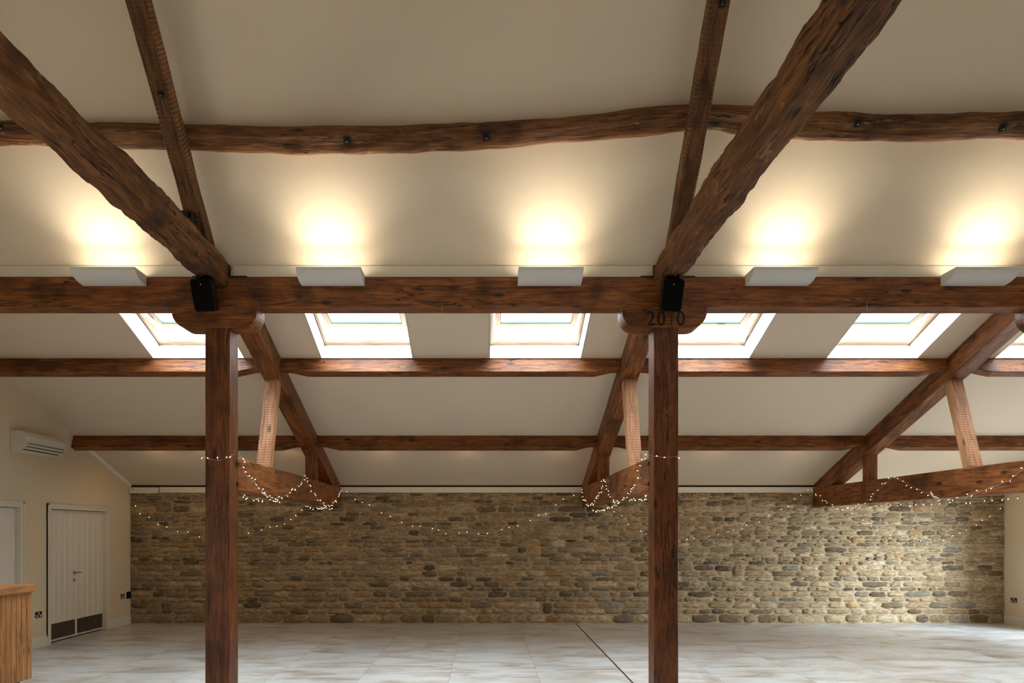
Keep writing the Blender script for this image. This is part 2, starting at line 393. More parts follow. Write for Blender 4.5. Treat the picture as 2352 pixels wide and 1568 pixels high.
for i, (a, b) in enumerate(FS):
    mb = MB(); vs = []
    yy = (FY[0]-0.02, FY[1]+0.02)
    for x0, x1, ya_, yb_ in ((a-0.01, a+0.07, *yy), (b-0.07, b+0.01, *yy), (a, b, yy[0], yy[0]+0.07), (a, b, yy[1]-0.07, yy[1])):
        vs = [(x, y, zfr(y)+q) for x in (x0, x1) for y in (ya_, yb_) for q in (0.30, 0.38)]
        mb.add(vs, [(0, 1, 3, 2), (4, 5, 7, 6), (0, 4, 6, 2), (1, 5, 7, 3), (0, 1, 5, 4), (2, 3, 7, 6)])
    w = struct(mb.build('window_%d' % (9+i), M['pine']))
    mb = MB(); vs = [(x, y, zfr(y)+q) for x in (a, b) for y in FY for q in (0.33, 0.335)]
    mb.add(vs, [(0, 1, 3, 2), (4, 5, 7, 6), (0, 4, 6, 2), (1, 5, 7, 3), (0, 1, 5, 4), (2, 3, 7, 6)]); mb.build('glass', M['glass'], w)
    daylight(((a+b)/2, sum(FY)/2-0.45, zfr(sum(FY)/2)+0.5), (0, MS, -1), 1.2, 2.1, FILL_FRONT, (1.0, 0.93, 0.80))  # warm fill lamp above each added roof window
ZB1_ = EYE+2.615
# unseen board added between the two ceilings, above the main beam, against light leaks
mb = MB(); mb.box(XL-0.1, XR+0.1, 7.262, 7.34, EYE+2.60, za(YA0)+0.35)
struct(mb.build('leak_board', M['trim']))
# fascia board above the beam, stopping either side of every truss
mb = MB()
segs = [XL]
for x in TRX: segs += [x-0.13, x+0.15]
segs.append(XR)
for i in range(0, len(segs), 2):
    mb.box(segs[i], segs[i+1], 7.235, 7.262, EYE+2.625, zm(7.25)-0.001)
struct(mb.build('trim_2', M['trim'], bevel=0.002))

mb = MB(); mb.box(XL, XR, YP+0.02, YP+0.034, ZB1_-0.002, ZB1_+0.012)  # black strip painted in for the shaded gap on top of the beam
struct(mb.build('beam_gap_shade', M['dark']))
# ---- left wall with door openings (one added for fill light), right wall with a glazed opening near the front, front wall with windows
def ywl(px): return F*(-XL)/(CX-px)
D1 = (ywl(114), ywl(243)); D2 = (8.25, ywl(44)); DH = 2.03
def gable(x0, x1, holes, name):
    """wall in the y-z plane as strips; holes = (y0,y1,z0,z1)"""
    mb = MB()
    ys = sorted({YF-0.3, YR, 7.30, YB+0.3, *[h[0] for h in holes], *[h[1] for h in holes]})
    def top(y): return max(zm(y), 0) if YR <= y < 7.29 else (zr-MS*(YR-y) if y < YR else za(y))
    for a, b in zip(ys, ys[1:]):
        hs = [h for h in holes if h[0] <= a+1e-6 and h[1] >= b-1e-6]
        ta_, tb_ = top(a+1e-4)+0.2, top(b-1e-4)+0.2
        zs = [0]
        for h in hs: zs += [h[2], h[3]]
        zs.append(None)
        for k in range(0, len(zs), 2):
            z0 = zs[k]; z1 = zs[k+1]
            if z1 is not None and z1-z0 < 1e-4: continue
            za_, zb_ = (ta_, tb_) if z1 is None else (z1, z1)
            vs = [(x, y, z) for x in (x0, x1) for y, z in ((a, z0), (b, z0), (b, zb_), (a, za_))]
            mb.add(vs, [(0, 1, 2, 3), (7, 6, 5, 4), (0, 4, 5, 1), (1, 5, 6, 2), (2, 6, 7, 3), (3, 7, 4, 0)])
    return struct(mb.build(name, M['wall']))
LY = (1.2, 4.6)  # glazed doors added out of view so fill light reaches the hall
gable(XL-0.15, XL, [(LY[0], LY[1], 0.04, 2.15), (D2[0], D2[1], 0, DH), (D1[0], D1[1], 0, DH)], 'wall_left')
mb = MB()
for k in range(5): y = LY[0]+(LY[1]-LY[0]-0.06)*k/4; mb.box(XL-0.10, XL-0.03, y, y+0.06, 0.04, 2.15)
mb.box(XL-0.10, XL-0.03, LY[0], LY[1], 0.04, 0.12); mb.box(XL-0.10, XL-0.03, LY[0], LY[1], 2.08, 2.15)
w = struct(mb.build('fill_door', M['trim']))
MB().box(XL-0.066, XL-0.06, LY[0]+0.02, LY[1]-0.02, 0.1, 2.1).build('glass', M['glass'], w)
daylight((XL-0.25, sum(LY)/2, 1.15), (1, 0, -0.05), LY[1]-LY[0], 2.1, FILL_LEFT, (1.0, 0.93, 0.80))  # warm fill lamp outside the added doors
RY = (8.0, 11.2)
gable(XR, XR+0.15, [(RY[0], RY[1], 0.04, 2.15)], 'wall_right')
# glazed doors in the right wall, just outside the picture
mb = MB()
for k in range(5): y = RY[0]+(RY[1]-RY[0]-0.06)*k/4; mb.box(XR+0.03, XR+0.10, y, y+0.06, 0.04, 2.15)
mb.box(XR+0.03, XR+0.10, RY[0], RY[1], 0.04, 0.12); mb.box(XR+0.03, XR+0.10, RY[0], RY[1], 2.08, 2.15)
w = struct(mb.build('door_3', M['trim']))
MB().box(XR+0.06, XR+0.066, RY[0]+0.02, RY[1]-0.02, 0.1, 2.1).build('glass', M['glass'], w)
daylight((XR+0.25, sum(RY)/2, 1.15), (-1, 0, -0.05), RY[1]-RY[0], 2.1, SKY_DOOR)
daylight((XR+1.6, 9.3, 1.9), (-3.2, 3.5, -1.1), 1.7, 1.7, 19.0, (0.74, 0.88, 1.0), spread=68)  # extra lamp added outside, aimed through the doors to brighten the stone wall
# front wall
FW = []
mb = MB(); zt = zr-MS*(YR-YF)+0.25
xs = [XL-0.2]+[v for w_ in FW for v in w_]+[XR+0.2]
for i in range(0, len(xs), 2): mb.box(xs[i], xs[i+1], YF-0.2, YF, 0, zt)
for a, b in FW: mb.box(a, b, YF-0.2, YF, 0, 0.5); mb.box(a, b, YF-0.2, YF, 2.3, zt)
struct(mb.build('wall_front', M['wall']))
for i, (a, b) in enumerate(FW):
    mb = MB(); c = (a+b)/2
    for x in (a, c-0.03, b-0.06): mb.box(x, x+0.06, YF-0.14, YF-0.06, 0.5, 2.3)
    mb.box(a, b, YF-0.14, YF-0.06, 0.5, 0.56); mb.box(a, b, YF-0.14, YF-0.06, 2.24, 2.3)
    w = struct(mb.build('window_%d' % (7+i), M['trim']))
    MB().box(a+0.03, b-0.03, YF-0.11, YF-0.10, 0.53, 2.27).build('glass', M['glass'], w)
    

# ---- stone wall
ZS = EYE+0.704
mb = MB(); mb.box(XL-0.2, XR+0.2, YB, YB+0.3, 0, za(YB)+0.3)
mb.mi = 0
wall = mb
wall_m = [M['mortar'], M['stone']]
# mortar relief
nx, nz = 260, 40
vs = []; fs = []
for j in range(nz+1):
    for i in range(nx+1):
        x = XL+(XR-XL)*i/nx; z = ZS*j/nz
        d = 0.012+0.008*noise.noise(Vector((x*5, z*9, 3)))
        if j == nz: z += 0.012*noise.noise(Vector((x*1.7, 0, 9)))
        vs.append((x, YB-d, z))
for j in range(nz):
    for i in range(nx): a = j*(nx+1)+i; fs.append((a, a+1, a+nx+2, a+nx+1))
wall.add(vs, fs, smooth=True)
rnd = random.Random(11)
pal = [((0.36, 0.27, 0.165), 30), ((0.30, 0.22, 0.135), 26), ((0.41, 0.315, 0.20), 22), ((0.13, 0.10, 0.070), 8), ((0.36, 0.235, 0.12), 8),
       ((0.46, 0.375, 0.26), 8), ((0.22, 0.185, 0.14), 9), ((0.18, 0.125, 0.075), 6), ((0.24, 0.215, 0.17), 4)]
def pick():
    r = rnd.random()*sum(p[1] for p in pal)
    for c, w_ in pal:
        r -= w_
        if r <= 0: break
    k = rnd.uniform(0.8, 1.2); return tuple(x*k for x in c)
def stone(x0, x1, z0, z1):
    nx, nz = 11, 7; vs = []; ux = (x1-x0)/2; uz = (z1-z0)/2; cx = (x0+x1)/2; cz = (z0+z1)/2
    dep = rnd.uniform(0.022, 0.045); sd = rnd.uniform(0, 100); tilt = rnd.uniform(-0.15, 0.15)
    pw = rnd.uniform(2.6, 5.5)
    for j in range(nz+1):
        for i in range(nx+1):
            u = -1+2*i/nx; v = -1+2*j/nz
            # superellipse outline
            k = (abs(u)**pw+abs(v)**pw)**(1/pw); mx = max(abs(u), abs(v))
            f = mx/k if k > 1e-6 else 1
            ox = noise.noise(Vector((u*1.8+sd, v*1.8, 1)))*0.030+noise.noise(Vector((u*5+sd, v*5, 3)))*0.008; oz = noise.noise(Vector((u*2.4+sd, v*1.5, 5)))*0.016+noise.noise(Vector((u*6+sd, v*5, 8)))*0.004
            r = min(1, mx)
            d = dep*(1-r**3)**0.6+noise.noise(Vector((u*2.2+sd, v*2.2, 2)))*0.010*(1-r**4)
            vs.append((cx+u*ux*f+ox, YB-0.006-d, cz+v*uz*f+oz+tilt*u*0.02))
    fs = [(j*(nx+1)+i, j*(nx+1)+i+1, (j+1)*(nx+1)+i+1, (j+1)*(nx+1)+i) for j in range(nz) for i in range(nx)]
    wall.add(vs, fs, col=pick(), smooth=True)
wall.mi = 1
z = 0.0; rows = []
hs = [0.165, 0.10, 0.125, 0.085, 0.115]
while z < ZS-0.04:
    h = hs.pop(0) if hs else rnd.choice((0.05, 0.06, 0.065, 0.07, 0.08, 0.095, 0.11))
    if z+h > ZS: h = ZS-z
    rows.append((z, h)); z += h
big = []
for ri, (z, h) in enumerate(rows):
    x = XL+0.01-rnd.uniform(0, 0.1)
    while x < XR-0.02:
        hit = [b for b in big if b[2] == ri and b[0]-0.03 < x+0.02 < b[1]]
        if hit: x = hit[0][1]; continue
        w_ = h*rnd.uniform(1.5, 3.8)+rnd.uniform(0, 0.12)
        if h > 0.14: w_ = rnd.uniform(0.22, 0.5)
        nb = [b for b in big if b[2] == ri and b[0] > x]
        if nb: w_ = min(w_, min(b[0] for b in nb)-x)
        x1 = min(x+w_, XR-0.005); hh = h
        if ri+1 < len(rows)-1 and rnd.random() < 0.022 and w_ > 0.1:
            hh = h+rows[ri+1][1]; x1 = min(x+rnd.uniform(0.18, 0.3), XR-0.01)
            if nb: x1 = min(x1, min(b[0] for b in nb))
            big.append((x, x1, ri+1))
        g = rnd.uniform(0.004, 0.009)
        if x1-x > 0.05:
            wob = 0.012*noise.noise(Vector((x*0.8, ri*1.7, 0)))
            stone(max(x+g, XL+0.004), x1-g, max(0.002, z+g*0.8+(wob if ri else 0)), min(z+hh-g*0.8+wob, ZS))
        x = x1
struct(wall.build('wall_back', wall_m))
# cream board, with a black strip painted in as shadow gap, at the head of the stone wall
mb = MB(); mb.box(XL+0.54, XR, YB-0.035, YB+0.01, ZS-0.01, za(YB)-0.028)
struct(mb.build('trim_3', M['trim'], bevel=0.002))
mb = MB(); mb.box(XL, XR, YB-0.020, YB+0.02, za(YB)-0.03, za(YB)+0.01)
struct(mb.build('shadow_gap_strip', M['dark']))
o = thing('boxed_duct', 'short cream boxed end panel at the left head of the stone wall', 'panel', (XL+0.26, YB-0.06, ZS-0.02))
MB().box(XL+0.012, XL+0.525, YB-0.075, YB-0.03, ZS-0.025, za(YB)-0.035).build('cover', M['trim'], o, bevel=0.003)
mb = MB(); c = Vector((XL+0.07, YB-0.076, ZS+0.05)); mb.tube([c, c+Vector((0, -0.006, 0))], 0.014, 12); mb.build('screw', M['chrome'], o)

# sloping cover strip where the left wall meets the ceiling
mb = MB(); y0, y1 = 11.2, YB-0.05
mb.add([(XL+a, y, za(y)+b) for y in (y0, y1) for a, b in ((0, -0.05), (0.02, -0.05), (0.045, -0.012), (0.045, 0.01), (0, 0.01))],
       [(0, 1, 6, 5), (1, 2, 7, 6), (2, 3, 8, 7), (3, 4, 9, 8), (0, 4, 3, 2, 1), (5, 6, 7, 8, 9)])
struct(mb.build('trim_5', M['white']))

# baseboards
def skirting(y0, y1, x, sgn, name):
    prof = [(0, 0), (0.020, 0), (0.020, 0.11), (0.012, 0.125), (0.012, 0.14), (0.004, 0.15), (0, 0.15)]
    n = len(prof)
    mb = MB(); mb.add([(x+sgn*a, y, b) for y in (y0, y1) for a, b in prof],
                      [(k, (k+1) % n, n+(k+1) % n, n+k) for k in range(n)]+[tuple(range(n)), tuple(range(n, 2*n))])
    struct(mb.build(name, M['trim']))
skirting(D2[1]+0.07, D1[0]-0.07, XL, 1, 'baseboard_left')
skirting(D1[1]+0.08, YB-0.03, XL, 1, 'baseboard_left')
skirting(RY[1]+0.02, YB-0.03, XR, -1, 'baseboard_right')

# ---- doors in the left wall
def architrave(d, name):
    mb = MB(); aw = 0.075
    mb.box(XL-0.14, XL+0.02, d[0]-aw, d[0]+0.004, 0, DH+aw); mb.box(XL-0.14, XL+0.02, d[1]-0.004, d[1]+aw, 0, DH+aw)
    mb.box(XL-0.14, XL+0.02, d[0], d[1], DH-0.004, DH+aw)
    mb.box(XL-0.002, XL+0.03, d[0]-aw, d[0]-aw+0.025, 0, DH+aw); mb.box(XL-0.002, XL+0.03, d[1]+aw-0.025, d[1]+aw, 0, DH+aw)
    mb.box(XL-0.002, XL+0.03, d[0]-aw, d[1]+aw, DH+aw-0.025, DH+aw)
    return mb
def leaf(y0, y1, parent, nb):
    x = XL-0.045; z0, z1 = 0.02, DH-0.012
    # boards with v joints, one continuous leaf
    mb = MB(); n = nb; bw = (y1-y0)/n; pr = []
    for i in range(n):
        a = y0+i*bw; pr += [(a, -0.013), (a+0.006, -0.013), (a+0.022, 0.0), (a+bw-0.016, 0.0)]
    pr.append((y1, -0.013)); m = len(pr)
    vs = [(x+b, a, z) for z in (z0, z1) for a, b in pr]+[(x-0.04, y0, z0), (x-0.04, y1, z0), (x-0.04, y0, z1), (x-0.04, y1, z1)]
    fs = [(k, k+1, m+k+1, m+k) for k in range(m-1)]
    fs += [tuple(range(m))+(2*m+1, 2*m), tuple(range(m, 2*m))[::-1]+(2*m+2, 2*m+3), (0, m, 2*m+2, 2*m), (m-1, 2*m-1, 2*m+3, 2*m+1), (2*m, 2*m+1, 2*m+3, 2*m+2)]
    mb.add(vs, fs); return mb.build('door_leaf', M['trim'], parent)
door1 = struct(architrave(D1, 'a').build('door_1', M['trim'], origin=(XL, (D1[0]+D1[1])/2, 0)))
ym = (D1[0]+D1[1])/2-0.03
for k, (a, b) in enumerate(((D1[0]+0.006, ym-0.002), (ym+0.002, D1[1]-0.006))):
    lf = leaf(a, b, door1, 5)
    MB().box(XL-0.046, XL-0.038, a+0.03, b-0.03, 0.05, 0.285).build('kick_plate', M['kick'], lf, bevel=0.001)
    if k == 0:
        mb = MB(); c = Vector((XL-0.045, ym-0.055, 1.03))
        mb.tube([c, c+Vector((0.014, 0, 0))], 0.028, 16); mb.tube([c+Vector((0.01, 0, 0)), c+Vector((0.055, 0, 0))], 0.010, 8)
        mb.tube([c+Vector((0.050, -0.01, 0)), c+Vector((0.055, 0.03, 0.002)), c+Vector((0.05, 0.13, -0.004))], 0.010, 8)
        mb.build('door_handle', M['chrome'], lf)
        mb = MB(); c = c+Vector((0, 0, -0.115)); mb.tube([c, c+Vector((0.012, 0, 0))], 0.026, 16); mb.build('lock_escutcheon', M['chrome'], lf)
door2 = struct(architrave(D2, 'a').build('door_2', M['trim'], origin=(XL, (D2[0]+D2[1])/2, 0)))
leaf(D2[0]+0.006, D2[1]-0.006, door2, 9)
# dark backing behind the doors
for d in (D1, D2):
    pass
MB().box(XL-0.19, XL-0.15, 8.0, 12.4, 0, 2.2).build('wall_back_of_doors', M['dark'])['kind'] = 'structure'
bpy.data.objects['wall_back_of_doors'].name = 'wall_lobby'

# ---- roof windows
def roof_window(i, c):
    yb, zb = WY1+0.18, za(WY1+0.18)+TH        # inner bottom edge of the lining
    g = 0.004
    # lining faces: thin boards just inside the hole
    t = 0.012
    def zz(y): return za(y)+TH-0.015
    mb = MB()
    for sx in (-1, 1):
        x = c+sx*(WH-g); xi = x-sx*t
        a = [(WY0, za(WY0)-0.002), (WY1, za(WY1)-0.002), (yb, zz(yb)), (WY0, zz(WY0))]
        mb.add([(q, y, z) for q in (x, xi) for y, z in a], [(0, 1, 2, 3), (7, 6, 5, 4), (0, 4, 5, 1), (1, 5, 6, 2), (2, 6, 7, 3), (3, 7, 4, 0)])
    for (y0, y1) in ((WY1, yb), (WY0, WY0)):
        dy = -t if y0 == WY1 else t
        a = [(y0, za(y0)-0.002), (y1, zz(y1)), (y1+dy, zz(y1)), (y0+dy, za(y0)-0.002)]
        mb.add([(q, y, z) for q in (c-WH+g, c+WH-g) for y, z in a], [(0, 1, 2, 3), (7, 6, 5, 4), (0, 4, 5, 1), (1, 5, 6, 2), (2, 6, 7, 3), (3, 7, 4, 0)])
    w_ = struct(mb.build('window_%d' % (i+1), M['white'], origin=(c, 8.6, za(8.6))))
    # frame
    def fn(v): return Vector((v.x, v.y, za(v.y)+TH-0.018+v.z))
    mb = MB(); fw = 0.055; f0, f1 = WY0-0.02, yb+0.01; X0, X1 = c-WH-0.0, c+WH+0.0
    mb.box(X0, X0+fw, f0, f1, 0, 0.09, 1, i, fn); mb.box(X1-fw, X1, f0, f1, 0, 0.09, 1, i+2, fn)
    mb.box(X0, X1, f0, f0+fw, 0, 0.09, 0, i+3, fn); mb.box(X0, X1, f1-0.035, f1, 0, 0.035, 0, i+4, fn)
    mb.box(X0+fw, X1-fw, f1-0.052, f1-0.034, 0.012, 0.05, 0, i+6, fn)
    mb.build('window_frame', M['pine'], w_, bevel=0.003)
    # thin seal line between lining and frame
    mb = MB(); mb.box(c-WH+0.012, c+WH-0.012, yb-0.010, yb-0.004, -0.006, 0.004, 0, 0, fn)
    for sx in (-1, 1):
        x = c+sx*(WH-0.018); mb.box(x-0.003, x+0.003, WY0+0.02, yb-0.005, -0.006, 0.004, 0, 0, fn)
    mb.build('seal', M['dark'], w_)
    # sash, swung open about its centre until nearly level
    py, pz = 8.52, za(8.52)+TH+0.045; an = math.radians(-11)
    def sf(v):
        y, z = v.y, v.z
        return Vector((v.x, py+y*math.cos(an)-z*math.sin(an), pz+y*math.sin(an)+z*math.cos(an)-0.02))
    hw, hl = 0.515, 0.585; m_ = 0.055
    mb = MB()
    mb.box(c-hw, c-hw+m_, -hl, hl, 0, 0.05, 1, i+1, sf); mb.box(c+hw-m_, c+hw, -hl, hl, 0, 0.05, 1, i+5, sf)
    mb.box(c-hw+m_, c+hw-m_, -hl, -hl+m_, 0, 0.05, 0, i+7, sf); mb.box(c-hw+m_, c+hw-m_, hl-m_-0.01, hl, 0, 0.05, 0, i+8, sf)
    s_ = mb.build('sash', M['pine'], w_, bevel=0.003)
    mb = MB()
    for sx in (-1, 1):
        x = c+sx*(hw+0.006); mb.box(x-0.006, x+0.006, -hl, hl+0.012, 0.0, 0.055, 0, 0, sf)
    mb.box(c-hw, c+hw, hl+0.001, hl+0.012, 0.004, 0.055, 0, 0, sf)
    mb.build('metal_edge', M['grey'], s_)
    mb = MB(); q = m_
    for sx in (-1, 1):
        x = c+sx*(hw-q-0.005); mb.box(x-0.005, x+0.005, -hl+q, hl-q-0.01, 0.012, 0.03, 0, 0, sf)
    mb.box(c-hw+q, c+hw-q, hl-q-0.022, hl-q-0.012, 0.012, 0.03, 0, 0, sf)
    mb.build('glazing_bead', M['blueseal'], s_)
    MB().box(c-hw+0.05, c+hw-0.05, -hl+0.05, hl-0.05, 0.03, 0.036, 0, 0, sf).build('glass', M['glass'], s_)
    yc = (WY0+yb)/2; nrm = Vector((0, -math.sin(ta), -math.cos(ta)))
    daylight((c, 8.6, za(8.6)+0.78), nrm, 1.5, 1.7, SKY_REAR, spread=120)
for i, c in enumerate(WCX): roof_window(i, c)

# ================================================================ TIMBER FRAME
XV = Vector((1, 0, 0))
# main beam across the hall on the post heads
ZB0, ZB1 = EYE+2.31, EYE+2.615
mb = MB(); timber(mb, [(XL+0.01, YP+0.11, (ZB0+ZB1)/2), (XR-0.01, YP+0.11, (ZB0+ZB1)/2)], 0.22, ZB1-ZB0, (0, 1, 0), seed=3, ch=0.006, step=0.3)
o = mb.build('main_beam', M['oak'], origin=(TRX[0], YP+0.11, ZB0))
tag(o, 'long thick stained oak beam running the full width above the two posts', 'beam')
# dark packing plates on the beam under each tie
pos_words = ('left post', 'right post dated 2010', 'post beyond the right edge')
# posts with rounded bolsters
def post(k, x, label):
    t = thing('oak_post', label, 'post', (x, YP+0.125, 0), 'oak posts')
    mb = MB(); timber(mb, [(x, YP+0.126, 0), (x, YP+0.126, EYE+2.10)], 0.252, 0.25, XV, seed=10+k, ch=0.006, step=0.3)
    mb.build('shaft', M['oak_front'], t)
    # bolster: profile in x-z, extruded in y
    x0, x1 = (x-0.47, x+0.41) if k == 0 else (x-0.455, x+0.42)
    z0, z1 = EYE+2.095, EYE+2.312; r = 0.165; pr = []
    for j in range(9):
        a = PI+PI/2*j/8; pr.append((x0+r+r*math.cos(a), z0+r+r*math.sin(a)))
    for j in range(9):
        a = -PI/2+PI/2*j/8; pr.append((x1-r+r*math.cos(a), z0+r+r*math.sin(a)))
    pr += [(x1, z1), (x0, z1)]; n = len(pr); sd = 20+k
    mb = MB(); ya, yb = YP-0.002, YP+0.245
    for y in (ya, yb):
        mb.add([(a, y, b) for a, b in pr], [tuple(range(n))], [(a+sd*3.7, y+sd*1.3, b+sd*2.1) for a, b in pr])
    mb.add([(a, y, b) for y in (ya, yb) for a, b in pr], [(j, (j+1) % n, n+(j+1) % n, n+j) for j in range(n)],
           [(a+sd*3.7, y+sd*1.3, b+sd*2.1) for y in (ya, yb) for a, b in pr])
    b_ = mb.build('bolster', M['oak'], t, bevel=0)
    if k == 1:
        for ch, px in (('2', 1495), ('0', 1518.5), ('1', 1542), ('0', 1563.5)):
            cu = bpy.data.curves.new('numeral', 'FONT'); cu.body = ch; cu.size = 0.20; cu.align_x = 'CENTER'; cu.extrude = 0.002; cu.offset = 0.0035
            tmp = bpy.data.objects.new('numeral', cu); COL.objects.link(tmp)
            dg = bpy.context.evaluated_depsgraph_get(); me = bpy.data.meshes.new_from_object(tmp.evaluated_get(dg))
            bpy.data.objects.remove(tmp)
            p = P(px, 747, YP-0.002)
            sx_ = 0.92
            for v in me.vertices:
                a, b, c = v.co; v.co = Vector((p.x+a*sx_, p.y-0.001-c, p.z+b*1.06))-ORG[t]
            me.materials.clear(); me.materials.append(M['numfaint'] if ch == '1' else M['num'])
            link('numeral', me, b_)
    return t
M['num'] = plain('burnt_numeral', (0.022, 0.010, 0.006), 0.8)
M['numfaint'] = plain('worn_numeral', (0.085, 0.036, 0.014), 0.7)
post(0, TRX[0], 'square oak post on the left with a plain uncarved rounded bolster')
post(1, TRX[1], 'square oak post right of centre, its bolster carved 2010')
post(2, TRX[2]+0.02, 'oak post at the right edge of the picture showing only its bolster end')

# aisle trusses
def perp(y, d): return Vector((0, y-math.sin(ta)*d, za(y)-math.cos(ta)*d))
TB0, TB1 = EYE+0.43, EYE+0.785
def aisle_truss(k, x, label):
    t = thing('aisle_truss', label, 'roof truss', (x, 10, TB0), 'aisle trusses behind the posts')
    d = 0.275
    def rp(y):
        p = perp(y, d/2+0.001); p.x = x; return p
    # rafter
    mb = MB(); timber(mb, [rp(7.40), rp(10), rp(12.72)], 0.22, d, XV, seed=30+k, ch=0.007, step=0.5, rough=0, wane=0)
    mb.build('rafter', M['oak'], t)
    # tie beam
    mb = MB(); zc = (TB0+TB1)/2
    timber(mb, [(x, YP+0.255, zc), (x, 12.765, zc)], 0.225, TB1-TB0, XV, seed=40+k, ch=0.007, step=0.5)
    mb.build('tie_beam', M['oak'], t)
    def und(y): return za(y)-(d)/math.cos(ta)
    # struts
    a = (x, 8.72, TB1-0.004); b = (x, 9.10, und(9.10)+0.02)
    mb = MB(); timber(mb, [a, b], 0.165, 0.135, XV, seed=50+k, ch=0.005, step=0.3); mb.build('strut', M['oak_pale'], t)
    a = (x, 11.07, TB1-0.004); b = (x, 11.07, und(11.07)+0.02)
    mb = MB(); timber(mb, [a, b], 0.165, 0.14, XV, seed=60+k, ch=0.005, step=0.3); mb.build('strut', M['oak'], t)
    # draw pegs beside the post
    for z in (EYE+0.715, EYE+0.50):
        for sx in ((1,) if x < 0 else (-1,)):
            xx = x+sx*0.125
            MB().box(xx-0.018, xx+0.018, YP+0.20, YP+0.31, z-0.018, z+0.018).build('peg', M['oak_front'], t, bevel=0.003)
aisle_truss(0, TRX[0], 'oak roof truss running back from the left post to the stone wall')
aisle_truss(1, TRX[1], 'oak roof truss running back from the 2010 post to the stone wall')
aisle_truss(2, TRX[2]+0.01, 'oak roof truss at the far right, its rafter crossing beside the last roof window')

# aisle purlins (one per bay and row), ends nibbled where they meet the rafters
bays = [(XL+0.01, TRX[0]-0.112), (TRX[0]+0.112, TRX[1]-0.112), (TRX[1]+0.112, TRX[2]-0.102), (TRX[2]+0.122, XR-0.01)]
bay_words = ('from the left wall to the left truss', 'between the left truss and the 2010 truss', 'between the 2010 truss and the right truss', 'right of the right truss')
def aisle_purlin(row, ytop, k, lab):
    a, b = bays[k]; wd, dp = 0.125, 0.205
    base = Vector((0, ytop, za(ytop))); dn = Vector((0, math.cos(ta), -math.sin(ta))); nn = Vector((0, -math.sin(ta), -math.cos(ta)))
    # explicit section sweep so that only the under side tapers
    xs = [a, a+0.12, a+0.34, b-0.34, b-0.12, b]; tp = [1, 1, 1, 1, 1, 1]
    if k > 0: tp[0] = 0.70; tp[1] = 0.72
    if k < 3: tp[5] = 0.70; tp[4] = 0.72
    mb = MB(); vs = []; wc = []; sd = 70+row*5+k
    for x, t_ in zip(xs, tp):
        D = dp*t_
        for u, v in ((0, -0.001), (0, D-0.005), (0.005, D), (wd-0.005, D), (wd, D-0.005), (wd, -0.001)):
            p = base+dn*u+nn*v; vs.append((x, p.y, p.z)); wc.append((x+sd*3.7, u+sd*1.3, v+sd*2.1))
    n = 6
    fs = [(i*n+q, i*n+(q+1) % n, (i+1)*n+(q+1) % n, (i+1)*n+q) for i in range(5) for q in range(n)]+[tuple(range(n)), tuple(5*n+q for q in range(n))]
    mb.add(vs, fs, wc)
    o = mb.build('purlin', M['oak'], origin=((a+b)/2, ytop, za(ytop)-0.2))
    tag(o, lab, 'purlin', 'purlins under the aisle ceiling')
for k in range(4):
    aisle_purlin(0, WY1+0.003, k, 'upper oak purlin just below the roof windows, '+bay_words[k])
    aisle_purlin(1, 11.018, k, 'lower dark oak purlin nearer the stone wall, '+bay_words[k])

# main hall: slope helpers
dnM = Vector((0, math.cos(tm), -math.sin(tm))); nnM = Vector((0, -math.sin(tm), -math.cos(tm)))
def ms(y, d): return Vector((0, y, zm(y)))+nnM*d
def bolt(parent, p, nrm, r=0.022, plate=0.05):
    mb = MB(); n = Vector(nrm).normalized(); u = n.orthogonal().normalized(); v = n.cross(u)
    u, v = (u+v).normalized(), (u-v).normalized()
    if plate:
        h = plate/2; q = [p+u*a*h+v*b*h+n*c for c in (-0.003, 0.008) for a, b in ((-1, -1), (1, -1), (1, 1), (-1, 1))]
        mb.add(q, [(0, 1, 2, 3), (7, 6, 5, 4), (0, 4, 5, 1), (1, 5, 6, 2), (2, 6, 7, 3), (3, 7, 4, 0)])
    mb.tube([p, p+n*0.03], r*0.7, 6)
    mb.build('bolt', M['iron'], parent)
def hall_truss(k, x, label, dx=0):
    t = thing('hall_truss', label, 'roof truss', (x, 5, EYE+2.52), 'trusses of the main hall')
    # heavy waney tie beam coming towards the camera
    path = [(x, 7.33, EYE+2.645), (x, 6.3, EYE+2.665), (x, 5.2, EYE+2.655), (x, 4.2, EYE+2.63), (x+0.0, 3.2, EYE+2.62), (x, 1.5, EYE+2.62), (x, -1.45, EYE+2.64)]
    mb = MB(); timber(mb, path, 0.25, 0.285, XV, seed=80+k*1.7, ch=0.02, wane=0.05, rough=0.021, step=0.035, rs=3.4,
                      wf=lambda a, T: 0.96+0.10*noise.noise(Vector((a*0.9, k*5, 1))), hf=lambda a, T: (0.80+0.2*min(1, a/0.5))+0.06*noise.noise(Vector((a*0.8, k*7, 4))))
    mb.build('tie_beam', M['oak_old'], t)
    # principal rafter below the purlins
    p0 = ms(7.22, 0.22); 
    pts = []
    for y in (7.12, 6.6, 6.0, 5.2, 4.0, YR+0.15):
        p = ms(y, 0.255); p.x = x; pts.append(p)
    mb = MB(); timber(mb, pts, 0.16, 0.16, XV, seed=90+k, ch=0.006, wane=0.018, rough=0.006, step=0.07)
    rf = mb.build('principal_rafter', M['oak_saw'], t)
    return t, rf
ht0, rf0 = hall_truss(0, TRX[0], 'rough old oak tie beam and rafter above the left post')
ht1, rf1 = hall_truss(1, TRX[1], 'rough old oak tie beam and rafter above the 2010 post')
for rf, px, py, x in ((rf0, 368, 215, TRX[0]), (rf1, 1657, 4, TRX[1])):
    # find point on underside of rafter
    for i in range(400):
        y = 4.5+i*0.006; p = ms(y, 0.255+0.082)
        if CY-(p.z-EYE)*F/p.y >= py: break
    p.x = x+0.01; bolt(rf, p, nnM, plate=0.055)
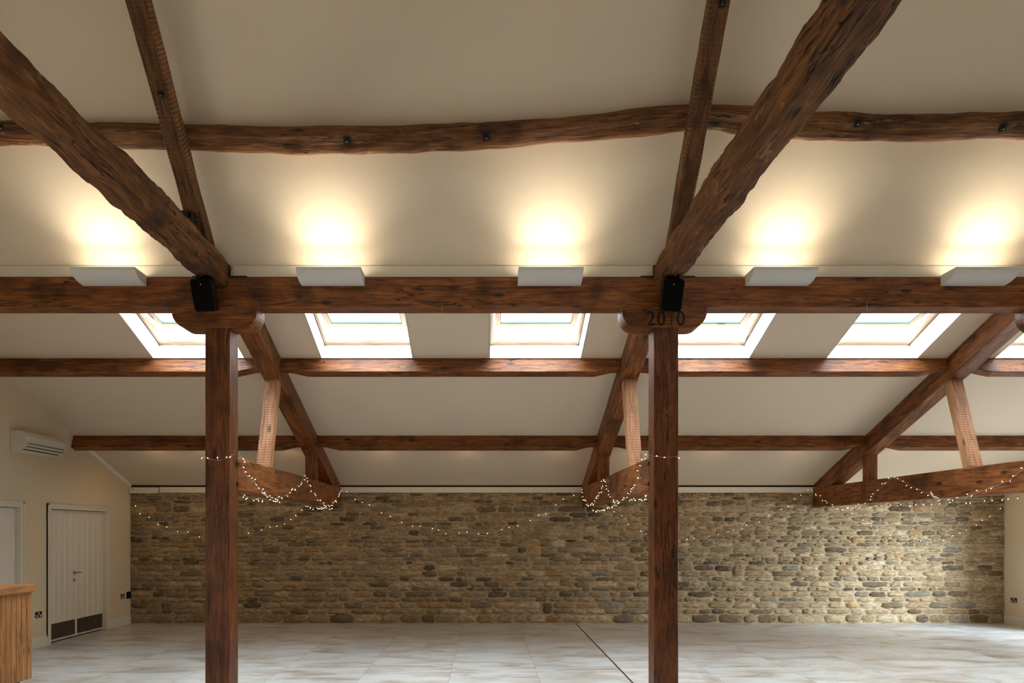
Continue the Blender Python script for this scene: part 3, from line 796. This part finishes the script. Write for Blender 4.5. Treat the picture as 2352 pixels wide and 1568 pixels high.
# fixing strap between tie and rafter of the left truss
mb = MB(); p = ms(6.83, 0.34); p.x = TRX[0]-0.0
mb.box(TRX[0]-0.12, TRX[0]+0.0, p.y-0.02, p.y+0.03, p.z-0.05, p.z+0.02); mb.box(TRX[0]-0.03, TRX[0]+0.02, p.y-0.02, p.y+0.03, p.z-0.10, p.z+0.0)
mb.build('steel_strap', M['iron'], ht0, bevel=0.004)
# packing plates on the main beam
for x, t in ((TRX[0], ht0), (TRX[1], ht1)):
    mb = MB(); mb.box(x-0.26, x+0.30, YP+0.004, YP+0.03, ZB1-0.004, ZB1+0.018); mb.build('packing_plate', M['iron'], t)
    mb = MB(); s_ = 1 if x < 0 else -1
    mb.box(x+s_*0.112-0.012, x+s_*0.112+0.012, YP+0.005, YP+0.035, ZB1+0.015, ZB1+0.13); mb.build('side_plate', M['iron'], t)

# old bowed purlins of the main slope
def old_purlin(k, tops, bots, x0, x1, label, bolts):
    """tops / bots: (px, py) of the upper and lower edge, used to find the bow of the timber"""
    def interp(tb, px):
        if px <= tb[0][0]: return tb[0][1]
        for (a, b), (c, d) in zip(tb, tb[1:]):
            if px <= c: t = (px-a)/(c-a); t = t*t*(3-2*t)*0.4+t*0.6; return b+(d-b)*t
        return tb[-1][1]
    d = 0.165; pts = []; ws = []
    n = int((x1-x0)/0.09)
    for i in range(n+1):
        x = x0+(x1-x0)*i/n; y = 6.4
        for _ in range(4):
            px = CX+x*F/y; rt = (CY-interp(tops, px))/F; rb = (CY-interp(bots, px))/F
            yt = (M0-EYE)/(MS+rt)
            # lower edge: point at depth d: (y+cos*w) ...
            b0 = Vector((0, yt, M0-EYE-MS*yt))+nnM*d
            w = (b0.z-rb*b0.y)/(rb*dnM.y-dnM.z)
            y = b0.y
        c = Vector((0, yt, zm(yt)))+nnM*(d/2)+dnM*(w/2); c.x = x; pts.append(c); ws.append(w)
    W0 = ws[0]; tot = sum((b-a).length for a, b in zip(pts, pts[1:]))
    def hf(a, T): i = min(len(ws)-1, int(a/T*(len(ws)-1)+0.5)); return ws[i]/W0
    mb = MB(); timber(mb, pts, d, W0, nnM, seed=100+k*1.3, ch=0.02, wane=0.035, rough=0.014, step=0.3, hf=hf, rs=3.0)
    o = mb.build('old_purlin', M['oak_old'], origin=tuple(pts[len(pts)//2]))
    tag(o, label, 'purlin', 'bowed purlins of the main slope')
    for px, py in bolts:
        # hit the front face of the purlin
        best = min(range(len(pts)), key=lambda i: abs(CX+pts[i].x*F/pts[i].y-px))
        c = pts[best]+nnM*(d/2+0.004); rr = (CY-py)/F; cz = c.z-EYE
        w = (cz-rr*c.y)/(rr*dnM.y-dnM.z); c = c+dnM*w; c.x = (px-CX)*c.y/F
        bolt(o, c, nnM, plate=0.06)
    return o
xj0, xj1 = TRX[0]-0.02, TRX[1]-0.0
old_purlin(0, [(-600, 262), (0, 273), (200, 279), (410, 284)], [(-600, 330), (0, 336), (200, 343), (410, 346)], XL+0.01, xj0,
           'old hewn purlin in the bay left of the left rafter', [(2, 291)])
old_purlin(1, [(400, 284), (560, 287), (760, 288), (1000, 282), (1200, 274), (1350, 262), (1480, 246), (1600, 236)],
           [(400, 346), (500, 355), (700, 358), (900, 355), (1100, 346), (1300, 331), (1500, 313), (1600, 302)], xj0, xj1,
           'long sagging old hewn purlin in the middle bay between the rafters', [(797, 322), (1117, 314)])
old_purlin(2, [(1600, 236), (1740, 240), (1850, 252), (2000, 258), (2150, 259), (2352, 253), (3000, 262)],
           [(1600, 301), (1660, 302), (1710, 312), (1820, 320), (1950, 326), (2120, 328), (2290, 323), (2352, 322), (3000, 330)], xj1, XR-0.01,
           'knotty old hewn purlin in the bay right of the 2010 post', [(1970, 282), (2303, 293)])

# ================================================================ FIXTURES
# uplights
def uplight_profile():
    yb, zt, zb_, yf = YP-0.004, EYE+2.632, EYE+2.525, YP-0.245
    pr = [(yf, zt)]
    for j in range(1, 10):
        t = j/9; a = PI/2*t
        pr.append((yf+(yb-yf)*(1-math.cos(a))*0.94, zt+(zb_-zt)*math.sin(a)))
    pr.append((yb, zb_)); return pr, yb, zt
def make_uplight(x, label):
    pr, yb, zt = uplight_profile(); hl = 0.325
    t = thing('uplight', label, 'wall light', (x, YP, EYE+2.52), 'white plaster uplights on the main beam')
    mb = MB(); n = len(pr); th = 0.008
    # outer shell and inner shell
    inn = [(a+th*0.8, b+0.0 if i == 0 else b+th) for i, (a, b) in enumerate(pr)]; inn[-1] = (yb, pr[-1][1]+th)
    for s_ in (pr, inn):
        mb.add([(x+sx*hl, a, b) for sx in (-1, 1) for a, b in s_], [(j, j+1, n+j+1, n+j) for j in range(n-1)], smooth=True)
    mb.add([(x+sx*hl, *s_[0]) for sx in (-1, 1) for s_ in (pr, inn)], [(0, 1, 3, 2)])
    for sx in (-1, 1):
        poly = pr+[(yb, zt)]
        for q in (hl, hl-0.006):
            mb.add([(x+sx*q, a, b) for a, b in poly], [tuple(range(n+1))])
    mb.add([(x+sx*hl, a, b) for sx in (-1, 1) for a, b in ((yb, pr[-1][1]), (yb, zt))], [(0, 1, 3, 2)])
    mb.build('shade', M['uplight'], t)
    mb = MB(); mb.tube([Vector((x-0.28, YP-0.08, EYE+2.560)), Vector((x+0.28, YP-0.08, EYE+2.560))], 0.010, 8)
    mb.build('lamp_tube', M['tube'], t)
    for pw, dy, sp in ((UPW*1.15, -1.12, 112), (UPW*0.34, -0.2, 179)):      # reflector beam up the slope, and spill
        l = bpy.data.lights.new('uplight_lamp', 'AREA'); l.shape = 'RECTANGLE'; l.size = 0.58; l.size_y = 0.05
        l.energy = pw; l.color = (1.0, 0.90, 0.70); l.spread = math.radians(sp)
        lo = bpy.data.objects.new('uplight_lamp', l); COL.objects.link(lo); lo.parent = t
        lo.location = Vector((x, YP-0.115, EYE+2.585))-Vector(t.location)
        lo.rotation_euler = Vector((0, dy, 1)).to_track_quat('-Z', 'Y').to_euler()
UPW = 8.5
ups = [(264.5, 'nearest the left wall, left of the left post'), (766, 'just right of the left post'), (1261, 'above the right roof window of the middle bay'),
       (1783, 'just right of the 2010 post'), (2232, 'at the far right end of the beam')]
for px, wds in ups: make_uplight((px-CX)*YP/F, 'white curved uplight on the main beam, '+wds)

# speakers
def speaker(x, label, sgn):
    t = thing('loudspeaker', label, 'speaker', (x, YP-0.15, EYE+2.2), 'black loudspeakers under the tie beams')
    piv = Vector((x, YP-0.24, EYE+2.35)); R = Matrix.Rotation(math.radians(20), 3, 'X') @ Matrix.Rotation(math.radians(-6*sgn), 3, 'Z')
    R = Matrix.Rotation(math.radians(2.5*sgn), 3, 'Y') @ R
    def rb(w, h, y0, y1, r, n=5):
        pr = []
        for cx_, cz_, k in ((w-r, h-r, 0), (-w+r, h-r, 1), (-w+r, -h+r, 2), (w-r, -h+r, 3)):
            for j in range(n+1): a = PI/2*(k+j/n); pr.append((cx_+r*math.cos(a), cz_+r*math.sin(a)))
        m = len(pr); mb = MB()
        vs = [piv+R @ Vector((a, y, b)) for y in (y0, y1) for a, b in pr]
        mb.add(vs, [tuple(range(m)), tuple(range(m, 2*m))]+[(j, (j+1) % m, m+(j+1) % m, m+j) for j in range(m)]); return mb
    rb(0.104, 0.158, -0.055, 0.10, 0.035).build('cabinet', M['black'], t, bevel=0.008)
    rb(0.097, 0.148, -0.066, -0.054, 0.030).build('grille', M['grille'], t, bevel=0.003)
    mb = MB(); c = [piv+R @ Vector((a, -0.067, b)) for a, b in ((-0.008, 0.108), (0.008, 0.108), (0.0, 0.092))]
    mb.add(c, [(0, 1, 2)]); mb.build('badge', M['chrome'], t)
    top = piv+R @ Vector((0, 0.02, 0.158)); mb = MB()
    mb.tube([top, top+Vector((0, 0.0, 0.035)), Vector((x, top.y+0.03, EYE+2.56))], [0.03, 0.022, 0.022], 10)
    mb.box(x-0.055, x+0.055, top.y-0.02, top.y+0.09, EYE+2.535, EYE+2.555)
    mb.tube([top+Vector((-0.05, 0, -0.005)), top+Vector((-0.05, 0, 0.02)), top+Vector((0.05, 0, 0.02)), top+Vector((0.05, 0, -0.005))], 0.009, 6)
    mb.build('mounting_bracket', M['black'], t)
    c = top+Vector((0.012, -0.02, 0.022)); MB().tube([c, c+Vector((0, -0.01, 0))], 0.007, 8).build('screw', M['chrome'], t)
speaker((469-CX)*6.96/F, 'black loudspeaker tilted down in front of the beam above the left post', -1)
speaker((1543-CX)*6.96/F, 'black loudspeaker tilted down in front of the beam over the carved 2010', 1)

# small hooks under the main beam
for px, w_ in ((1017, 'between the two middle roof windows'), (1983, 'right of the 2010 post over a roof window')):
    x = (px-CX)*7.25/F; mb = MB(); p = Vector((x, YP+0.06, ZB0+0.004))
    mb.tube([p+Vector((0, -0.075, 0.045)), p+Vector((0, -0.075, -0.035)), p+Vector((0.006, -0.078, -0.045))], 0.003, 6)
    o = mb.build('screw_hook', M['chrome'], origin=tuple(p+Vector((0, -0.07, 0)))); tag(o, 'tiny steel hook under the main beam, '+w_, 'hook', 'tiny hooks on the main beam')

# air conditioner
y0 = ywl(22); y1 = y0+0.90; zt, zb_ = EYE+1.373, EYE+1.085
t = thing('air_conditioner', 'cream wall air conditioning unit high on the left wall under the sloping ceiling', 'air conditioner', (XL, (y0+y1)/2, zb_))
pr = [(0.0, zt), (0.16, zt), (0.205, zt-0.03), (0.235, zt-0.075), (0.24, zt-0.16), (0.215, zt-0.215), (0.13, zb_+0.012), (0.05, zb_), (0.0, zb_)]
n = len(pr); mb = MB()
mb.add([(XL+a, y, b) for y in (y0, y1) for a, b in pr], [(j, (j+1) % n, n+(j+1) % n, n+j) for j in range(n)]+[tuple(range(n)), tuple(range(n, 2*n))])
mb.build('casing', M['acp'], t, bevel=0.006)
MB().box(XL+0.19, XL+0.246, y0+0.015, y1-0.015, zt-0.165, zt-0.07).build('front_panel', M['acp'], t, bevel=0.012)
mb = MB()
for a, z in ((0.243, zt-0.176), (0.212, zt-0.062)): mb.box(XL+a-0.035, XL+a, y0+0.03, y1-0.05, z-0.004, z+0.003)
mb.build('shadow_slot', M['dark'], t)
for a, z, yy in ((0.215, zt-0.212, 0.05), (0.165, zt-0.250, 0.09)):
    MB().box(XL+a-0.05, XL+a+0.008, y0+0.04, y1-yy, z-0.010, z-0.003).build('louvre', M['dark'], t)
# sockets
def socket(y, x, z, sgn, label, wide=0.146):
    t = thing('wall_socket', label, 'socket', (x, y, z-0.043), 'double wall sockets')
    MB().box(min(x, x+sgn*0.008), max(x, x+sgn*0.008), y-wide/2, y+wide/2, z-0.043, z+0.043).build('face_plate', M['socket'], t, bevel=0.002)
    for s_ in (-1, 1):
        c = y+s_*0.038*wide/0.146
        xa, xb = sorted((x+sgn*0.007, x+sgn*0.010))
        MB().box(xa, xb, c-0.019, c+0.019, z-0.032, z-0.004).build('outlet', M['insert'], t, bevel=0.001)
        MB().box(xa, xb, y+s_*0.011-0.009, y+s_*0.011+0.009, z+0.006, z+0.030).build('switch', M['insert'], t, bevel=0.001)
socket(ywl(88), XL, EYE-193*ywl(88)/F, 1, 'dark metal double socket low on the wall between bar counter and double doors')
socket(ywl(281.5), XL, EYE-151*ywl(281.5)/F, 1, 'dark metal double socket on the left wall close to the stone wall', 0.13)
y = F*XR/(2329-CX); socket(y, XR, EYE-160*y/F, -1, 'metal double socket low on the right wall beyond the stone')
y = ywl(294.8); z = EYE-148*y/F
o = MB().box(XL, XL+0.012, y-0.07, y+0.07, z-0.062, z+0.062).build('control_plate', M['black'], origin=(XL, y, z), bevel=0.003)
tag(o, 'black square wall plate in the corner next to the stone wall', 'wall plate')

# bar counter
ZC = 1.12; yc = 7.60; xc = -4.93
t = thing('bar_counter', 'oak bar counter end with boarded side and thick top at lower left', 'bar counter', (xc-0.5, yc-1.0, 0))
mb = MB(); bw = 0.082; i = 0; y = yc-0.035
while y > yc-2.6:
    mb.box(xc-0.035, xc-0.012, y-bw+0.005, y, 0.10, ZC-0.085, 2, i*1.7+2); y -= bw; i += 1
mb.box(xc-0.8, xc-0.034, yc-2.6, yc-0.04, 0.10, ZC-0.085, 2, 5)
mb.build('boarded_panel', M['bar'], t, bevel=0.003)
mb = MB(); mb.box(xc-0.85, xc+0.012, yc-2.65, yc, ZC-0.085, ZC, 1, 7); mb.build('counter_top', M['bar'], t, bevel=0.012)
mb = MB(); mb.box(xc-0.75, xc-0.10, yc-2.55, yc-0.10, 0.0, 0.10); mb.build('plinth', M['plinth'], t)

# ================================================================ FAIRY LIGHTS
def bulb_mesh():
    mb = MB(); mb.tube([Vector((0, 0, 0)), Vector((0, 0, 0.028))], [0.0022, 0.0034], 6)
    mb.mi = 1; mb.tube([Vector((0, 0, 0.026)), Vector((0, 0, 0.034)), Vector((0, 0, 0.038))], [0.0042, 0.0046, 0.002], 6)
    o = mb.build('bulb', [M['clear'], M['bulb']]); me = o.data; bpy.data.objects.remove(o); return me
BM_ = bulb_mesh()
rb = random.Random(5)
def smooth_path(p, n=7):
    out = []
    for i in range(len(p)-1):
        a = p[max(i-1, 0)]; b = p[i]; c = p[i+1]; d = p[min(i+2, len(p)-1)]
        for j in range(n):
            t = j/n
            out.append(0.5*((2*b)+(c-a)*t+(2*a-5*b+4*c-d)*t*t+(3*b-a-3*c+d)*t**3))
    out.append(p[-1]); return out
def strand(label, pts, gap, out, conn=(), bs=1.0, jit=0.012):
    """pts world points, out = direction away from what it hangs on"""
    out = Vector(out).normalized()
    t = thing('fairy_light_string', label, 'string lights', tuple(pts[0]), 'warm fairy light strings')
    path = smooth_path(pts)
    path = [p+Vector((rb.uniform(-1, 1), rb.uniform(-1, 1)*0.3, rb.uniform(-1, 1)))*0.004 for p in path]
    MB().tube(path, 0.0022, 5).build('wire', M['wire'], t)
    acc = gap*0.5
    for a, b in zip(path, path[1:]):
        d = (b-a).length; acc += d
        if acc >= gap*rb.uniform(0.6, 1.4):
            acc = 0; o = bpy.data.objects.new('bulb', BM_); COL.objects.link(o); o.parent = t
            dr = (out*rb.uniform(0.1, 0.9)+Vector((rb.uniform(-1, 1), rb.uniform(-1, 1), rb.uniform(-1, 1)))).normalized()
            if dr.dot(out) < 0: dr -= 2*dr.dot(out)*out
            o.location = b-ORG[t]; o.rotation_euler = dr.to_track_quat('Z', 'Y').to_euler(); o.scale = (bs, bs, bs)
    for c in conn:
        mb = MB(); mb.tube([c[0], c[0].lerp(c[1], 0.3), c[0].lerp(c[1], 0.7), c[1]], [0.004, 0.013, 0.013, 0.004], 8); mb.build('connector', M['clear'], t)
    return t
YW = YB-0.065
def wl(L_): return [P(a, b, YW) for a, b in L_]
strand('fairy lights sagging on the stone wall left, from the corner towards the left truss', wl([(307, 1160), (318, 1172), (345, 1193), (385, 1212), (425, 1224), (465, 1231), (515, 1233), (560, 1230), (610, 1218), (650, 1203), (680, 1187), (703, 1166)]), 0.17, (0, -1, 0), bs=1.15)
strand('fairy lights sagging on the stone wall in the middle bay between the two truss ends', wl([(789, 1124), (808, 1138), (835, 1157), (875, 1174), (920, 1197), (965, 1210), (1010, 1220), (1060, 1225), (1110, 1223), (1150, 1215), (1190, 1205), (1225, 1192), (1262, 1168), (1300, 1145), (1318, 1133), (1337, 1122)]), 0.17, (0, -1, 0), bs=1.15)
strand('fairy lights sagging on the stone wall behind and right of the 2010 post', wl([(1405, 1168), (1422, 1182), (1440, 1196), (1470, 1217), (1510, 1232), (1562, 1239), (1600, 1238), (1650, 1228), (1700, 1212), (1740, 1200), (1775, 1182), (1812, 1156), (1838, 1136), (1857, 1124)]), 0.17, (0, -1, 0), bs=1.15)
strand('fairy lights sagging on the stone wall at the far right, ending by the right wall', wl([(1945, 1172), (1962, 1187), (1985, 1200), (2010, 1217), (2050, 1227), (2090, 1236), (2130, 1242), (2170, 1238), (2205, 1222), (2240, 1208), (2262, 1196), (2282, 1178), (2299, 1166)]), 0.17, (0, -1, 0), bs=1.15)
xt = TRX[0]+0.1125+0.006
def tl(L_, x): return [Q(a, b, x) for a, b in L_]
strand('fairy lights swagged along the side of the left truss tie beam', tl([(549, 1042), (558, 1056), (556, 1078), (568, 1096), (585, 1108), (597, 1124), (612, 1139), (634, 1144), (655, 1137), (675, 1122), (692, 1106), (697, 1095), (706, 1111), (718, 1128), (728, 1146), (744, 1158), (756, 1162), (768, 1152), (776, 1137), (787, 1123)], xt), 0.075, (1, 0, -0.2),
       conn=[(Q(600, 1130, xt+0.01), Q(613, 1138, xt+0.01))])
xt1 = TRX[1]-0.1125-0.006
strand('fairy lights swagged along the side of the 2010 truss tie beam', tl([(1486, 1045), (1479, 1060), (1470, 1085), (1466, 1104), (1457, 1120), (1447, 1135), (1435, 1146), (1420, 1152), (1410, 1146), (1402, 1132), (1395, 1115), (1390, 1100), (1384, 1112), (1380, 1128), (1372, 1145), (1360, 1160), (1350, 1156), (1341, 1142), (1339, 1124)], xt1), 0.072, (-1, 0, -0.2),
       conn=[(Q(1377, 1134, xt1-0.01), Q(1374, 1142, xt1-0.01))])
xt2 = TRX[2]+0.01-0.1125-0.006
strand('fairy lights swagged along the side of the right truss tie beam', tl([(2420, 1060), (2352, 1078), (2335, 1090), (2310, 1107), (2270, 1121), (2235, 1135), (2205, 1143), (2165, 1146), (2140, 1138), (2115, 1125), (2085, 1111), (2060, 1098), (2052, 1096), (2035, 1110), (2015, 1127), (1995, 1148), (1972, 1160), (1950, 1168), (1925, 1166), (1908, 1157), (1890, 1145), (1872, 1132), (1864, 1120)], xt2), 0.10, (-1, 0, -0.2),
       conn=[(Q(2137, 1128, xt2-0.012), Q(2144, 1140, xt2-0.012)), (Q(2140, 1139, xt2-0.012), Q(2156, 1144, xt2-0.012))])
# strands looping under the ties
zt_ = TB0-0.02
strand('short loop of fairy lights hanging under the left truss tie beam', [Vector((TRX[0]+0.05, y, zt_-s)) for y, s in ((7.75, 0.0), (8.0, 0.03), (8.3, 0.035), (8.7, 0.02), (9.2, 0.015))], 0.06, (0, -0.3, -1))
strand('short loop of fairy lights hanging under the 2010 truss tie beam', [Vector((TRX[1]-0.06, y, zt_-s)) for y, s in ((7.55, 0.0), (7.9, 0.03), (8.3, 0.03), (8.8, 0.01))], 0.06, (0, -0.3, -1))
strand('fairy lights dangling below the end of the 2010 truss tie beam', [Vector((TRX[1]-0.04, y, zt_-s)) for y, s in ((9.7, 0.02), (10.2, 0.06), (10.7, 0.07), (11.3, 0.08), (11.9, 0.06))], 0.07, (0, -0.3, -1))
strand('fairy lights hanging under the far end of the left truss tie beam', [Vector((TRX[0]+0.03, y, zt_-s)) for y, s in ((10.6, 0.0), (11.0, 0.04), (11.5, 0.03), (12.0, 0.02), (12.5, 0.0))], 0.07, (0, -0.3, -1))
strand('fairy lights hanging under the right truss tie beam', [Vector((TRX[2]-0.03, y, zt_-s)) for y, s in ((7.9, 0.02), (8.6, 0.035), (9.4, 0.04), (10.2, 0.02), (11.0, 0.02), (11.8, 0.03))], 0.12, (0, -0.3, -1))
# around the posts
def around(k, x, L_, label):
    pts = [P(a, b, YP-0.006) for a, b in L_]; strand(label, pts, 0.10, (0, -1, 0))
around(0, TRX[0], [(466, 1045), (475, 1050), (490, 1056), (505, 1057), (522, 1051), (533, 1046), (541, 1040)], 'fairy light wire looped across the front of the left post')
around(1, TRX[1], [(1486, 1043), (1497, 1047), (1515, 1049), (1535, 1050), (1555, 1048)], 'fairy light wire wrapped across the front of the 2010 post')

# small warm spotlights fixed behind the lower purlins: they wash the stone wall and graze the ceiling
lower = sorted([o for o in bpy.data.objects if o.name.startswith('purlin') and abs(ORG[o].y-11.018) < 0.01], key=lambda o: ORG[o].x)
for px in (340, 452, 652, 872, 1070, 1284, 1465, 1655, 1845, 2085, 2250):
    x = (px-CX)*11.2/F; k = sum(x > b[1] for b in bays); pu = lower[min(k, 3)]; y = 11.215; z = za(y)-0.10
    mb = MB(); mb.tube([Vector((x, y-0.075, z+0.01)), Vector((x, y, z+0.01))], 0.008, 6); mb.tube([Vector((x, y, z+0.03)), Vector((x, y+0.008, z-0.03))], [0.022, 0.030], 12)
    mb.build('spotlight', M['iron'], pu)
    l = bpy.data.lights.new('spot_lamp', 'POINT'); l.energy = 0.7; l.color = (1.0, 0.72, 0.42); l.shadow_soft_size = 0.012
    o = bpy.data.objects.new('spot_lamp', l); COL.objects.link(o); o.parent = pu; o.location = Vector((x, y, z+0.045))-ORG[pu]
    l = bpy.data.lights.new('spot_lamp', 'AREA'); l.shape = 'DISK'; l.size = 0.05; l.energy = SPW; l.color = (1.0, 0.70, 0.40); l.spread = math.radians(160)
    o = bpy.data.objects.new('spot_lamp', l); COL.objects.link(o); o.parent = pu; o.location = Vector((x, y+0.01, z-0.035))-ORG[pu]
    o.rotation_euler = Vector((0, 0.35, -1)).to_track_quat('-Z', 'Y').to_euler()
